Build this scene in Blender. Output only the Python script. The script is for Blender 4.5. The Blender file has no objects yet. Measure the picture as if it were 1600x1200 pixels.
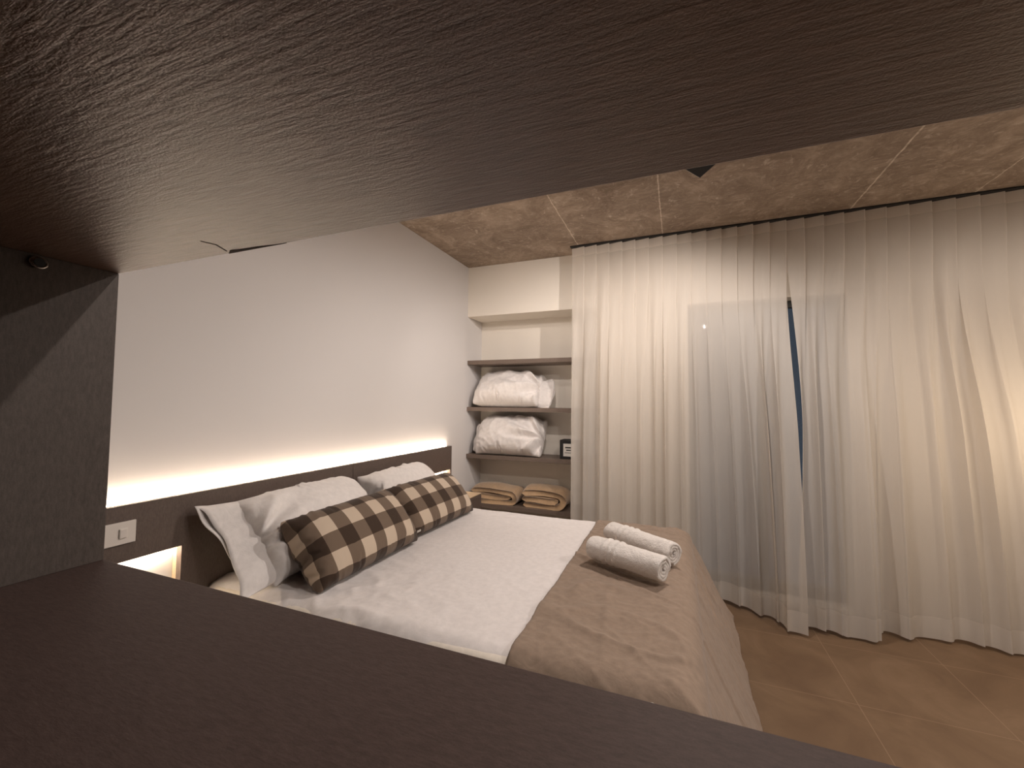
import bpy, bmesh, math, random
from mathutils import Vector, Matrix, noise

random.seed(7)
SC = bpy.context.scene
COL = SC.collection
S = 1.12          # metres per plan unit; plan units are measured from the eye point
EYE = 1.36        # eye height in plan units


def W(p):
    return Vector((p[0] * S, p[1] * S, (p[2] + EYE) * S))


# ------------------------------------------------------------------ camera
cd = bpy.data.cameras.new('camera')
cam = bpy.data.objects.new('camera', cd)
COL.objects.link(cam)
Rv = Vector((0.92943028, 0.36888445, 0.00914407))
Uv = Vector((0.00860657, -0.04644563, 0.99888374))
Fv = Vector((-0.36889738, 0.9283141, 0.0463428))
m = Matrix((Rv, Uv, -Fv)).transposed().to_4x4()
m.translation = W((0, 0, 0))
cam.matrix_world = m
cd.sensor_width = 36
cd.lens = 36 * 649.77 / 1600
cd.clip_start = 0.01
SC.camera = cam

# ------------------------------------------------------------------ world, exposure
wd = bpy.data.worlds.new('night')
SC.world = wd
wd.use_nodes = True
wd.node_tree.nodes['Background'].inputs[0].default_value = (0.05, 0.065, 0.09, 1)
wd.node_tree.nodes['Background'].inputs[1].default_value = 0.6
SC.view_settings.view_transform = 'Standard'
SC.view_settings.look = 'None'
SC.view_settings.gamma = 1
SC.view_settings.use_curve_mapping = False
SC.view_settings.exposure = 0.15

# light strengths
WARM = (1.0, 0.895, 0.825)
LAMP_W = 75.0
LED_E = 70.0
NICHE_E = 70.0
GLOBE_E = 55.0

# ------------------------------------------------------------------ materials


def newmat(name):
    mt = bpy.data.materials.new(name)
    mt.use_nodes = True
    nt = mt.node_tree
    return mt, nt, nt.nodes['Principled BSDF']


def N(nt, t, **kw):
    n = nt.nodes.new(t)
    for k, v in kw.items():
        if k in n.inputs:
            n.inputs[k].default_value = v
        else:
            setattr(n, k, v)
    return n


def coords(nt, scale=(1, 1, 1), src='Object'):
    tc = N(nt, 'ShaderNodeTexCoord')
    mp = N(nt, 'ShaderNodeMapping')
    mp.inputs['Scale'].default_value = scale
    nt.links.new(tc.outputs[src], mp.inputs[0])
    return mp.outputs[0]


def geo(nt, scale=(1, 1, 1)):
    g = N(nt, 'ShaderNodeNewGeometry')
    mp = N(nt, 'ShaderNodeMapping')
    mp.inputs['Scale'].default_value = scale
    nt.links.new(g.outputs['Position'], mp.inputs[0])
    return mp.outputs[0]


def ramp(nt, fac, stops):
    r = N(nt, 'ShaderNodeValToRGB')
    els = r.color_ramp.elements
    while len(els) < len(stops):
        els.new(0.5)
    for e, (p, c) in zip(els, stops):
        e.position = p
        e.color = c if len(c) == 4 else (*c, 1)
    nt.links.new(fac, r.inputs[0])
    return r.outputs[0]


def bump(nt, bsdf, h, strength, dist=0.002, prev=None):
    b = N(nt, 'ShaderNodeBump')
    b.inputs['Strength'].default_value = strength
    b.inputs['Distance'].default_value = dist
    nt.links.new(h, b.inputs['Height'])
    if prev:
        nt.links.new(prev, b.inputs['Normal'])
    nt.links.new(b.outputs[0], bsdf.inputs['Normal'])
    return b.outputs[0]


def mat_plain(name, col, rough=0.6, nscale=0, nstr=0.1, metal=0, spec=0.5):
    mt, nt, b = newmat(name)
    b.inputs['Base Color'].default_value = (*col, 1)
    b.inputs['Roughness'].default_value = rough
    b.inputs['Metallic'].default_value = metal
    b.inputs['Specular IOR Level'].default_value = spec
    if nscale:
        n = N(nt, 'ShaderNodeTexNoise')
        n.inputs['Scale'].default_value = nscale
        n.inputs['Detail'].default_value = 4
        nt.links.new(geo(nt), n.inputs[0])
        bump(nt, b, n.outputs[0], nstr)
    return mt


def mat_paint(name, col):
    mt, nt, b = newmat(name)
    n = N(nt, 'ShaderNodeTexNoise')
    n.inputs['Scale'].default_value = 1.3
    n.inputs['Detail'].default_value = 3
    nt.links.new(geo(nt), n.inputs[0])
    c = ramp(nt, n.outputs[0], [(0.3, tuple(x * 0.975 for x in col)), (0.7, col)])
    nt.links.new(c, b.inputs['Base Color'])
    b.inputs['Roughness'].default_value = 0.85
    b.inputs['Specular IOR Level'].default_value = 0.2
    n2 = N(nt, 'ShaderNodeTexNoise')
    n2.inputs['Scale'].default_value = 90
    n2.inputs['Detail'].default_value = 5
    nt.links.new(geo(nt), n2.inputs[0])
    bump(nt, b, n2.outputs[0], 0.12, 0.0015)
    return mt


def mat_laminate(name, c0, c1, along='X', rough=0.5, bstr=0.35, spec=0.5):
    """linen textured laminate with a fine grain running along one axis"""
    mt, nt, b = newmat(name)
    long_s, sh = (22.0, 170.0) if name == 'laminate_underside' else (70.0, 240.0)
    sc = {'X': (long_s, sh, sh), 'Y': (sh, long_s, sh), 'Z': (sh, sh, long_s)}[along]
    n = N(nt, 'ShaderNodeTexNoise')
    n.inputs['Scale'].default_value = 1
    n.inputs['Detail'].default_value = 6
    n.inputs['Roughness'].default_value = 0.62
    n.inputs['Distortion'].default_value = 0.25
    nt.links.new(geo(nt, sc), n.inputs[0])
    n2 = N(nt, 'ShaderNodeTexNoise')
    n2.inputs['Scale'].default_value = 420
    n2.inputs['Detail'].default_value = 3
    nt.links.new(geo(nt), n2.inputs[0])
    mx = N(nt, 'ShaderNodeMath', operation='MULTIPLY_ADD')
    nt.links.new(n2.outputs[0], mx.inputs[0])
    mx.inputs[1].default_value = 0.35
    nt.links.new(n.outputs[0], mx.inputs[2])
    c = ramp(nt, mx.outputs[0], [(0.45, c0), (0.9, c1)])
    nt.links.new(c, b.inputs['Base Color'])
    b.inputs['Roughness'].default_value = rough
    b.inputs['Specular IOR Level'].default_value = spec
    bump(nt, b, mx.outputs[0], bstr, 0.0012)
    return mt


def mat_cloth(name, col, weave=900, fold=14, foldstr=0.35, sheen=0.15, var=0.05, fdist=0.006):
    mt, nt, b = newmat(name)
    n = N(nt, 'ShaderNodeTexNoise')
    n.inputs['Scale'].default_value = 40
    n.inputs['Detail'].default_value = 5
    nt.links.new(geo(nt), n.inputs[0])
    c = ramp(nt, n.outputs[0], [(0.3, tuple(x * (1 - var) for x in col)), (0.7, tuple(min(1, x * (1 + var)) for x in col))])
    nt.links.new(c, b.inputs['Base Color'])
    b.inputs['Roughness'].default_value = 0.92
    b.inputs['Specular IOR Level'].default_value = 0.15
    b.inputs['Sheen Weight'].default_value = sheen
    w = N(nt, 'ShaderNodeTexNoise')
    w.inputs['Scale'].default_value = weave
    w.inputs['Detail'].default_value = 2
    nt.links.new(geo(nt), w.inputs[0])
    f = N(nt, 'ShaderNodeTexNoise', noise_type='RIDGED_MULTIFRACTAL') if False else N(nt, 'ShaderNodeTexNoise')
    f.inputs['Scale'].default_value = fold
    f.inputs['Detail'].default_value = 5
    f.inputs['Distortion'].default_value = 1.2
    nt.links.new(geo(nt), f.inputs[0])
    p = bump(nt, b, w.outputs[0], 0.25, 0.0006)
    bump(nt, b, f.outputs[0], foldstr, fdist, p)
    return mt


M = {}
M['wall'] = mat_paint('wall_paint', (0.71, 0.685, 0.67))
M['wall_back'] = mat_paint('wall_back_paint', (0.83, 0.775, 0.695))
M['lam_top'] = mat_laminate('laminate_underside', (0.118, 0.068, 0.048), (0.20, 0.122, 0.088), 'X', 0.34, 1.0, 0.9)
M['lam_bot'] = mat_laminate('laminate_board', (0.058, 0.037, 0.032), (0.092, 0.061, 0.053), 'X', 0.55, 0.35, 0.3)
M['lam_side'] = mat_laminate('laminate_side', (0.062, 0.05, 0.044), (0.10, 0.082, 0.072), 'Z', 0.6, 0.3, 0.3)
M['lam_head'] = mat_laminate('laminate_headboard', (0.085, 0.062, 0.052), (0.14, 0.104, 0.088), 'Z', 0.5, 0.25)
M['lam_shelf'] = mat_laminate('laminate_shelf', (0.12, 0.088, 0.07), (0.2, 0.15, 0.12), 'X', 0.5, 0.2)
M['oak'] = mat_laminate('light_oak', (0.42, 0.30, 0.19), (0.60, 0.46, 0.32), 'Y', 0.5, 0.1)
M['sheet'] = mat_cloth('white_sheet', (0.77, 0.73, 0.715), fold=9, foldstr=0.30, fdist=.009)
M['pillow'] = mat_cloth('white_pillow_cotton', (0.80, 0.76, 0.735), fold=12, foldstr=0.32, fdist=.012)
M['mattress'] = mat_cloth('mattress_cover', (0.78, 0.72, 0.64), fold=22, foldstr=0.3)
M['throw'] = mat_cloth('taupe_linen', (0.275, 0.205, 0.155), weave=650, fold=15, foldstr=0.4, var=0.10, fdist=.009)
M['wool'] = mat_cloth('beige_fleece', (0.46, 0.31, 0.185), weave=400, fold=18, foldstr=0.4, sheen=0.4, var=0.09)
M['base'] = mat_cloth('bed_base_fabric', (0.13, 0.085, 0.055))
M['towel'] = None
M['black'] = mat_plain('black_plastic', (0.008, 0.008, 0.009), 0.45)
M['black_metal'] = mat_plain('black_metal', (0.006, 0.006, 0.007), 0.6)
M['white_plastic'] = mat_plain('white_plastic', (0.72, 0.67, 0.62), 0.35)
M['label'] = mat_plain('white_label', (0.7, 0.68, 0.64), 0.5)
M['steel'] = mat_plain('steel', (0.55, 0.52, 0.48), 0.25, metal=1)
M['frame'] = mat_plain('window_frame', (0.05, 0.055, 0.06), 0.5)
M['chip'] = mat_plain('bare_board_core', (0.035, 0.02, 0.012), 0.9)
M['tag'] = mat_plain('grey_tag', (0.45, 0.42, 0.38), 0.7)


def terry():
    mt, nt, b = newmat('white_terry')
    b.inputs['Base Color'].default_value = (0.80, 0.75, 0.71, 1)
    b.inputs['Roughness'].default_value = 0.95
    b.inputs['Sheen Weight'].default_value = 0.5
    b.inputs['Specular IOR Level'].default_value = 0.1
    n = N(nt, 'ShaderNodeTexNoise')
    n.inputs['Scale'].default_value = 260
    n.inputs['Detail'].default_value = 3
    nt.links.new(geo(nt), n.inputs[0])
    n2 = N(nt, 'ShaderNodeTexNoise')
    n2.inputs['Scale'].default_value = 38
    n2.inputs['Detail'].default_value = 4
    nt.links.new(geo(nt), n2.inputs[0])
    p = bump(nt, b, n.outputs[0], 1.0, 0.0035)
    bump(nt, b, n2.outputs[0], 0.9, 0.008, p)
    return mt


M['towel'] = terry()


def concrete():
    mt, nt, b = newmat('concrete_ceiling')
    g = geo(nt)
    n = N(nt, 'ShaderNodeTexNoise')
    n.inputs['Scale'].default_value = 3.4
    n.inputs['Detail'].default_value = 12
    n.inputs['Roughness'].default_value = 0.80
    n.inputs['Distortion'].default_value = 0.7
    nt.links.new(g, n.inputs[0])
    base = ramp(nt, n.outputs[0], [(0.36, (0.17, 0.12, 0.084)), (0.5, (0.26, 0.195, 0.145)), (0.62, (0.38, 0.295, 0.225))])
    # pale laitance streaks
    g2 = geo(nt, (5.5, 9.0, 1))
    s = N(nt, 'ShaderNodeTexNoise')
    s.inputs['Scale'].default_value = 1.9
    s.inputs['Detail'].default_value = 14
    s.inputs['Roughness'].default_value = 0.78
    s.inputs['Distortion'].default_value = 1.6
    nt.links.new(g2, s.inputs[0])
    sf = ramp(nt, s.outputs[0], [(0.53, (0, 0, 0)), (0.66, (1, 1, 1))])
    mx = N(nt, 'ShaderNodeMix', data_type='RGBA')
    mu = N(nt, 'ShaderNodeMath', operation='MULTIPLY')
    nt.links.new(sf, mu.inputs[0])
    mu.inputs[1].default_value = 0.55
    nt.links.new(mu.outputs[0], mx.inputs[0])
    nt.links.new(base, mx.inputs[6])
    mx.inputs[7].default_value = (0.60, 0.50, 0.41, 1)
    fl = N(nt, 'ShaderNodeTexNoise')
    fl.inputs['Scale'].default_value = 21
    fl.inputs['Detail'].default_value = 5
    fl.inputs['Roughness'].default_value = 0.7
    nt.links.new(geo(nt, (1, .55, 1)), fl.inputs[0])
    ff = ramp(nt, fl.outputs[0], [(0.60, (0, 0, 0)), (0.70, (1, 1, 1))])
    fm = N(nt, 'ShaderNodeMath', operation='MULTIPLY')
    nt.links.new(ff, fm.inputs[0])
    nt.links.new(s.outputs[0], fm.inputs[1])
    mxf = N(nt, 'ShaderNodeMix', data_type='RGBA')
    nt.links.new(fm.outputs[0], mxf.inputs[0])
    nt.links.new(mx.outputs[2], mxf.inputs[6])
    mxf.inputs[7].default_value = (0.66, 0.55, 0.45, 1)
    # formwork seams: thin pale lines across the room
    sep = N(nt, 'ShaderNodeSeparateXYZ')
    wob = N(nt, 'ShaderNodeTexNoise')
    wob.inputs['Scale'].default_value = 14
    nt.links.new(g, wob.inputs[0])
    nt.links.new(g, sep.inputs[0])
    add = N(nt, 'ShaderNodeMath', operation='MULTIPLY_ADD')
    nt.links.new(wob.outputs[0], add.inputs[0])
    add.inputs[1].default_value = 0.012
    nt.links.new(sep.outputs['X'], add.inputs[2])
    last = None
    for x0, w in ((-0.716, 0.006), (-0.09, 0.006), (1.03, 0.007), (1.62, 0.005)):
        d = N(nt, 'ShaderNodeMath', operation='SUBTRACT')
        nt.links.new(add.outputs[0], d.inputs[0])
        d.inputs[1].default_value = x0 * S + 0.006
        a = N(nt, 'ShaderNodeMath', operation='ABSOLUTE')
        nt.links.new(d.outputs[0], a.inputs[0])
        l = N(nt, 'ShaderNodeMath', operation='LESS_THAN')
        nt.links.new(a.outputs[0], l.inputs[0])
        l.inputs[1].default_value = w * 0.7
        if last is None:
            last = l.outputs[0]
        else:
            q = N(nt, 'ShaderNodeMath', operation='MAXIMUM')
            nt.links.new(last, q.inputs[0])
            nt.links.new(l.outputs[0], q.inputs[1])
            last = q.outputs[0]
    br = ramp(nt, s.outputs[0], [(0.36, (0.15, 0.15, 0.15)), (0.55, (0.85, 0.85, 0.85))])
    mu2 = N(nt, 'ShaderNodeMath', operation='MULTIPLY')
    nt.links.new(last, mu2.inputs[0])
    nt.links.new(br, mu2.inputs[1])
    mx2 = N(nt, 'ShaderNodeMix', data_type='RGBA')
    nt.links.new(mu2.outputs[0], mx2.inputs[0])
    nt.links.new(mxf.outputs[2], mx2.inputs[6])
    mx2.inputs[7].default_value = (0.68, 0.58, 0.48, 1)
    nt.links.new(mx2.outputs[2], b.inputs['Base Color'])
    b.inputs['Roughness'].default_value = 0.7
    bump(nt, b, s.outputs[0], 0.25, 0.004)
    return mt


def tiles():
    mt, nt, b = newmat('stoneware_floor')
    g = geo(nt)
    n = N(nt, 'ShaderNodeTexNoise')
    n.inputs['Scale'].default_value = 2.6
    n.inputs['Detail'].default_value = 7
    n.inputs['Roughness'].default_value = 0.6
    n.inputs['Distortion'].default_value = 1.0
    nt.links.new(g, n.inputs[0])
    base = ramp(nt, n.outputs[0], [(0.32, (0.155, 0.095, 0.055)), (0.52, (0.19, 0.12, 0.07)), (0.7, (0.23, 0.15, 0.092))])
    sep = N(nt, 'ShaderNodeSeparateXYZ')
    nt.links.new(g, sep.inputs[0])
    outs = []
    for ax, off in (('X', 0.755), ('Y', 2.41)):
        a = N(nt, 'ShaderNodeMath', operation='SUBTRACT')
        nt.links.new(sep.outputs[ax], a.inputs[0])
        a.inputs[1].default_value = off * S - 60
        md = N(nt, 'ShaderNodeMath', operation='MODULO')
        nt.links.new(a.outputs[0], md.inputs[0])
        md.inputs[1].default_value = 0.6
        l = N(nt, 'ShaderNodeMath', operation='LESS_THAN')
        nt.links.new(md.outputs[0], l.inputs[0])
        l.inputs[1].default_value = 0.004
        outs.append(l.outputs[0])
    q = N(nt, 'ShaderNodeMath', operation='MAXIMUM')
    nt.links.new(outs[0], q.inputs[0])
    nt.links.new(outs[1], q.inputs[1])
    mu = N(nt, 'ShaderNodeMath', operation='MULTIPLY')
    nt.links.new(q.outputs[0], mu.inputs[0])
    mu.inputs[1].default_value = 0.65
    mx = N(nt, 'ShaderNodeMix', data_type='RGBA')
    nt.links.new(mu.outputs[0], mx.inputs[0])
    nt.links.new(base, mx.inputs[6])
    mx.inputs[7].default_value = (0.33, 0.225, 0.145, 1)
    nt.links.new(mx.outputs[2], b.inputs['Base Color'])
    b.inputs['Roughness'].default_value = 0.5
    b.inputs['Specular IOR Level'].default_value = 0.35
    n3 = N(nt, 'ShaderNodeTexNoise')
    n3.inputs['Scale'].default_value = 60
    nt.links.new(g, n3.inputs[0])
    bump(nt, b, n3.outputs[0], 0.1, 0.002)
    return mt


def gingham():
    mt, nt, b = newmat('gingham_cotton')
    uv = N(nt, 'ShaderNodeTexCoord')
    sep = N(nt, 'ShaderNodeSeparateXYZ')
    nt.links.new(uv.outputs['UV'], sep.inputs[0])
    bands = []
    for ax in ('X', 'Y'):
        f = N(nt, 'ShaderNodeMath', operation='FRACT')
        nt.links.new(sep.outputs[ax], f.inputs[0])
        l = N(nt, 'ShaderNodeMath', operation='LESS_THAN')
        nt.links.new(f.outputs[0], l.inputs[0])
        l.inputs[1].default_value = 0.5
        bands.append(l.outputs[0])
    s = N(nt, 'ShaderNodeMath', operation='ADD')
    nt.links.new(bands[0], s.inputs[0])
    nt.links.new(bands[1], s.inputs[1])
    h = N(nt, 'ShaderNodeMath', operation='MULTIPLY')
    nt.links.new(s.outputs[0], h.inputs[0])
    h.inputs[1].default_value = 0.5
    r = N(nt, 'ShaderNodeValToRGB')
    r.color_ramp.interpolation = 'CONSTANT'
    e = r.color_ramp.elements
    e.new(0.7)
    e[0].position, e[0].color = 0.0, (0.56, 0.46, 0.36, 1)
    e[1].position, e[1].color = 0.3, (0.165, 0.12, 0.088, 1)
    e[2].position, e[2].color = 0.8, (0.05, 0.032, 0.022, 1)
    nt.links.new(h.outputs[0], r.inputs[0])
    nt.links.new(r.outputs[0], b.inputs['Base Color'])
    b.inputs['Roughness'].default_value = 0.9
    b.inputs['Specular IOR Level'].default_value = 0.15
    b.inputs['Sheen Weight'].default_value = 0.15
    w = N(nt, 'ShaderNodeTexNoise')
    w.inputs['Scale'].default_value = 700
    nt.links.new(geo(nt), w.inputs[0])
    f = N(nt, 'ShaderNodeTexNoise')
    f.inputs['Scale'].default_value = 26
    f.inputs['Detail'].default_value = 4
    nt.links.new(geo(nt), f.inputs[0])
    p = bump(nt, b, w.outputs[0], 0.3, 0.0008)
    bump(nt, b, f.outputs[0], 0.25, 0.005, p)
    return mt


def sheer():
    """thin off-white voile; the heading tape and the hem are of doubled cloth"""
    mt = bpy.data.materials.new('sheer_voile')
    mt.use_nodes = True
    nt = mt.node_tree
    nt.nodes.clear()
    out = N(nt, 'ShaderNodeOutputMaterial')
    col = (0.69, 0.64, 0.58, 1)
    df = N(nt, 'ShaderNodeBsdfDiffuse')
    df.inputs['Color'].default_value = col
    tr = N(nt, 'ShaderNodeBsdfTranslucent')
    tr.inputs['Color'].default_value = (0.80, 0.72, 0.62, 1)
    tp = N(nt, 'ShaderNodeBsdfTransparent')
    m1 = N(nt, 'ShaderNodeMixShader')
    m1.inputs[0].default_value = 0.30
    nt.links.new(df.outputs[0], m1.inputs[1])
    nt.links.new(tr.outputs[0], m1.inputs[2])
    m2 = N(nt, 'ShaderNodeMixShader')
    uv = N(nt, 'ShaderNodeTexCoord')
    sep = N(nt, 'ShaderNodeSeparateXYZ')
    nt.links.new(uv.outputs['UV'], sep.inputs[0])
    top = N(nt, 'ShaderNodeMath', operation='LESS_THAN')
    nt.links.new(sep.outputs['Y'], top.inputs[0])
    top.inputs[1].default_value = 0.026
    bot = N(nt, 'ShaderNodeMath', operation='GREATER_THAN')
    nt.links.new(sep.outputs['Y'], bot.inputs[0])
    bot.inputs[1].default_value = 0.952
    mxx = N(nt, 'ShaderNodeMath', operation='MAXIMUM')
    nt.links.new(top.outputs[0], mxx.inputs[0])
    nt.links.new(bot.outputs[0], mxx.inputs[1])
    op = N(nt, 'ShaderNodeMapRange')
    nt.links.new(mxx.outputs[0], op.inputs[0])
    op.inputs[3].default_value = 0.75
    op.inputs[4].default_value = 0.94
    nt.links.new(op.outputs[0], m2.inputs[0])
    nt.links.new(tp.outputs[0], m2.inputs[1])
    nt.links.new(m1.outputs[0], m2.inputs[2])
    w = N(nt, 'ShaderNodeTexNoise')
    w.inputs['Scale'].default_value = 1
    w.inputs['Detail'].default_value = 3
    nt.links.new(geo(nt, (320, 320, 40)), w.inputs[0])
    f = N(nt, 'ShaderNodeTexNoise')
    f.inputs['Scale'].default_value = 1
    f.inputs['Detail'].default_value = 4
    f.inputs['Distortion'].default_value = 0.6
    nt.links.new(geo(nt, (22, 22, 3.0)), f.inputs[0])
    b1 = N(nt, 'ShaderNodeBump')
    b1.inputs['Strength'].default_value = 0.25
    b1.inputs['Distance'].default_value = 0.001
    nt.links.new(w.outputs[0], b1.inputs['Height'])
    b2 = N(nt, 'ShaderNodeBump')
    b2.inputs['Strength'].default_value = 0.35
    b2.inputs['Distance'].default_value = 0.008
    nt.links.new(f.outputs[0], b2.inputs['Height'])
    nt.links.new(b1.outputs[0], b2.inputs['Normal'])
    nt.links.new(b2.outputs[0], df.inputs['Normal'])
    nt.links.new(m2.outputs[0], out.inputs[0])
    return mt


def emis(name, col, e):
    mt = bpy.data.materials.new(name)
    mt.use_nodes = True
    nt = mt.node_tree
    b = nt.nodes['Principled BSDF']
    b.inputs['Base Color'].default_value = (0.8, 0.8, 0.8, 1)
    b.inputs['Emission Color'].default_value = (*col, 1)
    b.inputs['Emission Strength'].default_value = e
    return mt


def glass():
    mt, nt, b = newmat('window_glass')
    b.inputs['Base Color'].default_value = (0.8, 0.9, 0.95, 1)
    b.inputs['Roughness'].default_value = 0.02
    b.inputs['Transmission Weight'].default_value = 1
    b.inputs['IOR'].default_value = 1.45
    return mt


M['concrete'] = concrete()
M['tiles'] = tiles()
M['gingham'] = gingham()
M['sheer'] = sheer()
M['glass'] = glass()
M['led'] = emis('led_light', (1.0, 0.81, 0.62), LED_E)
M['led_niche'] = emis('led_niche_light', (1.0, 0.82, 0.62), NICHE_E)
M['globe'] = emis('globe_light', (1.0, 0.80, 0.58), GLOBE_E)
M['lens'] = emis('lamp_lens', (1.0, 0.85, 0.7), 12.0)

# ------------------------------------------------------------------ object helpers
WLOC = {}


def props(o, label=None, cat=None, group=None, kind=None):
    if label:
        o['label'] = label
    if cat:
        o['category'] = cat
    if group:
        o['group'] = group
    if kind:
        o['kind'] = kind
    return o


def empty(name, loc, label, cat, group=None):
    o = bpy.data.objects.new(name, None)
    COL.objects.link(o)
    o.empty_display_size = 0.05
    o.location = W(loc)
    WLOC[o] = W(loc)
    props(o, label, cat, group)
    return o


def link(name, wverts, faces, mat, parent=None, smooth=False, uvs=None, label=None):
    """wverts are world metres"""
    xs = [v[0] for v in wverts]
    ys = [v[1] for v in wverts]
    zs = [v[2] for v in wverts]
    o0 = Vector(((min(xs) + max(xs)) / 2, (min(ys) + max(ys)) / 2, min(zs)))
    me = bpy.data.meshes.new(name)
    me.from_pydata([Vector(v) - o0 for v in wverts], [], faces)
    if uvs:
        ul = me.uv_layers.new(name='UVMap')
        for lp in me.loops:
            ul.data[lp.index].uv = uvs[lp.vertex_index]
    me.materials.append(mat)
    if smooth:
        for p in me.polygons:
            p.use_smooth = True
    me.update()
    o = bpy.data.objects.new(name, me)
    COL.objects.link(o)
    WLOC[o] = o0
    if parent:
        o.parent = parent
        o.location = o0 - WLOC[parent]
    else:
        o.location = o0
    if label:
        o['label'] = label
    return o


class MB:
    """collects shapes in plan units; build() makes one mesh"""

    def __init__(s):
        s.v, s.f = [], []

    def box(s, x0, x1, y0, y1, z0, z1, bev=0.0, seg=2):
        bm = bmesh.new()
        bmesh.ops.create_cube(bm, size=1)
        for v in bm.verts:
            v.co = Vector(((x0 + x1) / 2 + v.co.x * (x1 - x0), (y0 + y1) / 2 + v.co.y * (y1 - y0), (z0 + z1) / 2 + v.co.z * (z1 - z0)))
        if bev:
            bmesh.ops.bevel(bm, geom=bm.edges[:], offset=bev, segments=seg, affect='EDGES', profile=0.6)
        return s.bm(bm)

    def bm(s, bm, mat=None):
        n = len(s.v)
        bm.verts.index_update()
        for v in bm.verts:
            s.v.append(mat @ v.co if mat else v.co.copy())
        for f in bm.faces:
            s.f.append([n + v.index for v in f.verts])
        bm.free()
        return s

    def cyl(s, c, axis, r, h, seg=24, r2=None, cap=True):
        bm = bmesh.new()
        bmesh.ops.create_cone(bm, cap_ends=cap, segments=seg, radius1=r, radius2=r if r2 is None else r2, depth=h)
        q = Vector((0, 0, 1)).rotation_difference(Vector(axis).normalized()).to_matrix().to_4x4()
        q.translation = Vector(c)
        return s.bm(bm, q)

    def torus(s, c, axis, R, r, seg=32, ring=10):
        q = Vector((0, 0, 1)).rotation_difference(Vector(axis).normalized()).to_matrix()
        n = len(s.v)
        for i in range(seg):
            a = 2 * math.pi * i / seg
            for j in range(ring):
                b = 2 * math.pi * j / ring
                p = Vector(((R + r * math.cos(b)) * math.cos(a), (R + r * math.cos(b)) * math.sin(a), r * math.sin(b)))
                s.v.append(Vector(c) + q @ p)
        for i in range(seg):
            for j in range(ring):
                s.f.append([n + i * ring + j, n + ((i + 1) % seg) * ring + j, n + ((i + 1) % seg) * ring + (j + 1) % ring, n + i * ring + (j + 1) % ring])
        return s

    def build(s, name, mat, parent=None, smooth=False, label=None):
        return link(name, [W(v) for v in s.v], s.f, mat, parent, smooth, None, label)


def autosmooth(o, ang=35):
    for p in o.data.polygons:
        p.use_smooth = True
    o.data.set_sharp_from_angle(angle=math.radians(ang))


def struct(o):
    o['kind'] = 'structure'
    return o


# ------------------------------------------------------------------ room shell
XL, XR, YF, YB = -1.788, 2.7, -1.3, 3.385
ZF, ZC = -1.36, 1.25
YN = 3.68      # back of the shelf recess
ZS = 0.792     # underside of the beam over the recess
NX = -0.60     # right side of the recess

struct(MB().box(XL - .1, XR + .1, YF - .1, YN + .2, ZF - .1, ZF).build('floor', M['tiles']))
struct(MB().box(XL - .1, XR + .1, YF - .1, YN + .2, ZC, ZC + .1).build('ceiling', M['concrete']))
struct(MB().box(XL - .1, XL, YF - .1, YN + .1, ZF, ZC).build('wall_left', M['wall']))
struct(MB().box(XR, XR + .1, YF - .1, YB + .3, ZF, ZC).build('wall_right', M['wall']))
struct(MB().box(XL, XR, YF - .1, YF, ZF, ZC).build('wall_front', M['wall']))
WX0, WX1, WZ1, WZ0 = 0.08, 1.06, 0.76, -1.33
wb = MB()
wb.box(XL, NX, YN, YN + .12, ZF, ZC)                 # back of recess
wb.box(XL, NX, YB, YN, ZS, ZC)                       # beam over recess
wb.box(NX, WX0, YB, YN + .12, ZF, ZC)                # pier
wb.box(WX0, WX1, YB, YN + .12, WZ1, ZC)              # over the window
wb.box(WX0, WX1, YB, YN + .12, ZF, WZ0)              # threshold
wb.box(WX1, XR, YB, YN + .12, ZF, ZC)
struct(wb.build('wall_back', M['wall_back']))

wn = bpy.data.objects.new('window_1', None)
COL.objects.link(wn)
wn.location = W((0.57, YB + .14, WZ0))
WLOC[wn] = W((0.57, YB + .14, WZ0))
wn['kind'] = 'structure'
fr = MB()
y0, y1 = YB + .12, YB + .17
fr.box(WX0, WX0 + .05, y0, y1, WZ0, WZ1, .004)
fr.box(WX1 - .05, WX1, y0, y1, WZ0, WZ1, .004)
fr.box(WX0 + .05, WX1 - .05, y0, y1, WZ1 - .05, WZ1, .004)
fr.box(WX0 + .05, WX1 - .05, y0, y1, WZ0, WZ0 + .06, .004)
fr.box(.55, .60, y0, y1, WZ0 + .06, WZ1 - .05, .004)
fr.build('window_frame', M['frame'], wn)
MB().box(WX0 + .05, .55, y0 + .02, y0 + .026, WZ0 + .06, WZ1 - .05).build('window_pane', M['glass'], wn)
MB().box(.60, WX1 - .05, y0 + .02, y0 + .026, WZ0 + .06, WZ1 - .05).build('window_pane', M['glass'], wn)

# ------------------------------------------------------------------ shelving unit the picture is taken through
CD = 0.42
CE, CT, CB = -0.921, 0.224, -0.276
CBK, CRT = -0.22, 1.35
TH = 0.028
unit = empty('shelving_unit', ((CE + CRT) / 2, .1, ZF), 'dark brown laminate shelving unit in the foreground, looked out through between its boards', 'shelving unit')
tb_ = MB().box(CE - TH, CRT + TH, CBK, CD, CT, CT + TH, .0012).build('top_board', M['lam_top'], unit)
MB().box(CE - TH, CRT + TH, CBK, CD, CB - TH, CB, .0012).build('bottom_board', M['lam_bot'], unit)
MB().box(CE - TH, CE, CBK, CD, CB, CT, .0012).build('side_panel', M['lam_side'], unit)
MB().box(CRT, CRT + TH, CBK, CD, CB, CT, .0012).build('side_panel', M['lam_side'], unit)
for x in (CE - TH, CRT):
    MB().box(x, x + TH, CBK, CD, ZF, CB - TH, .0012).build('side_panel', M['lam_side'], unit)
    MB().box(x, x + TH, CBK, CD, CT + TH, 1.2, .0012).build('side_panel', M['lam_side'], unit)
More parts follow.
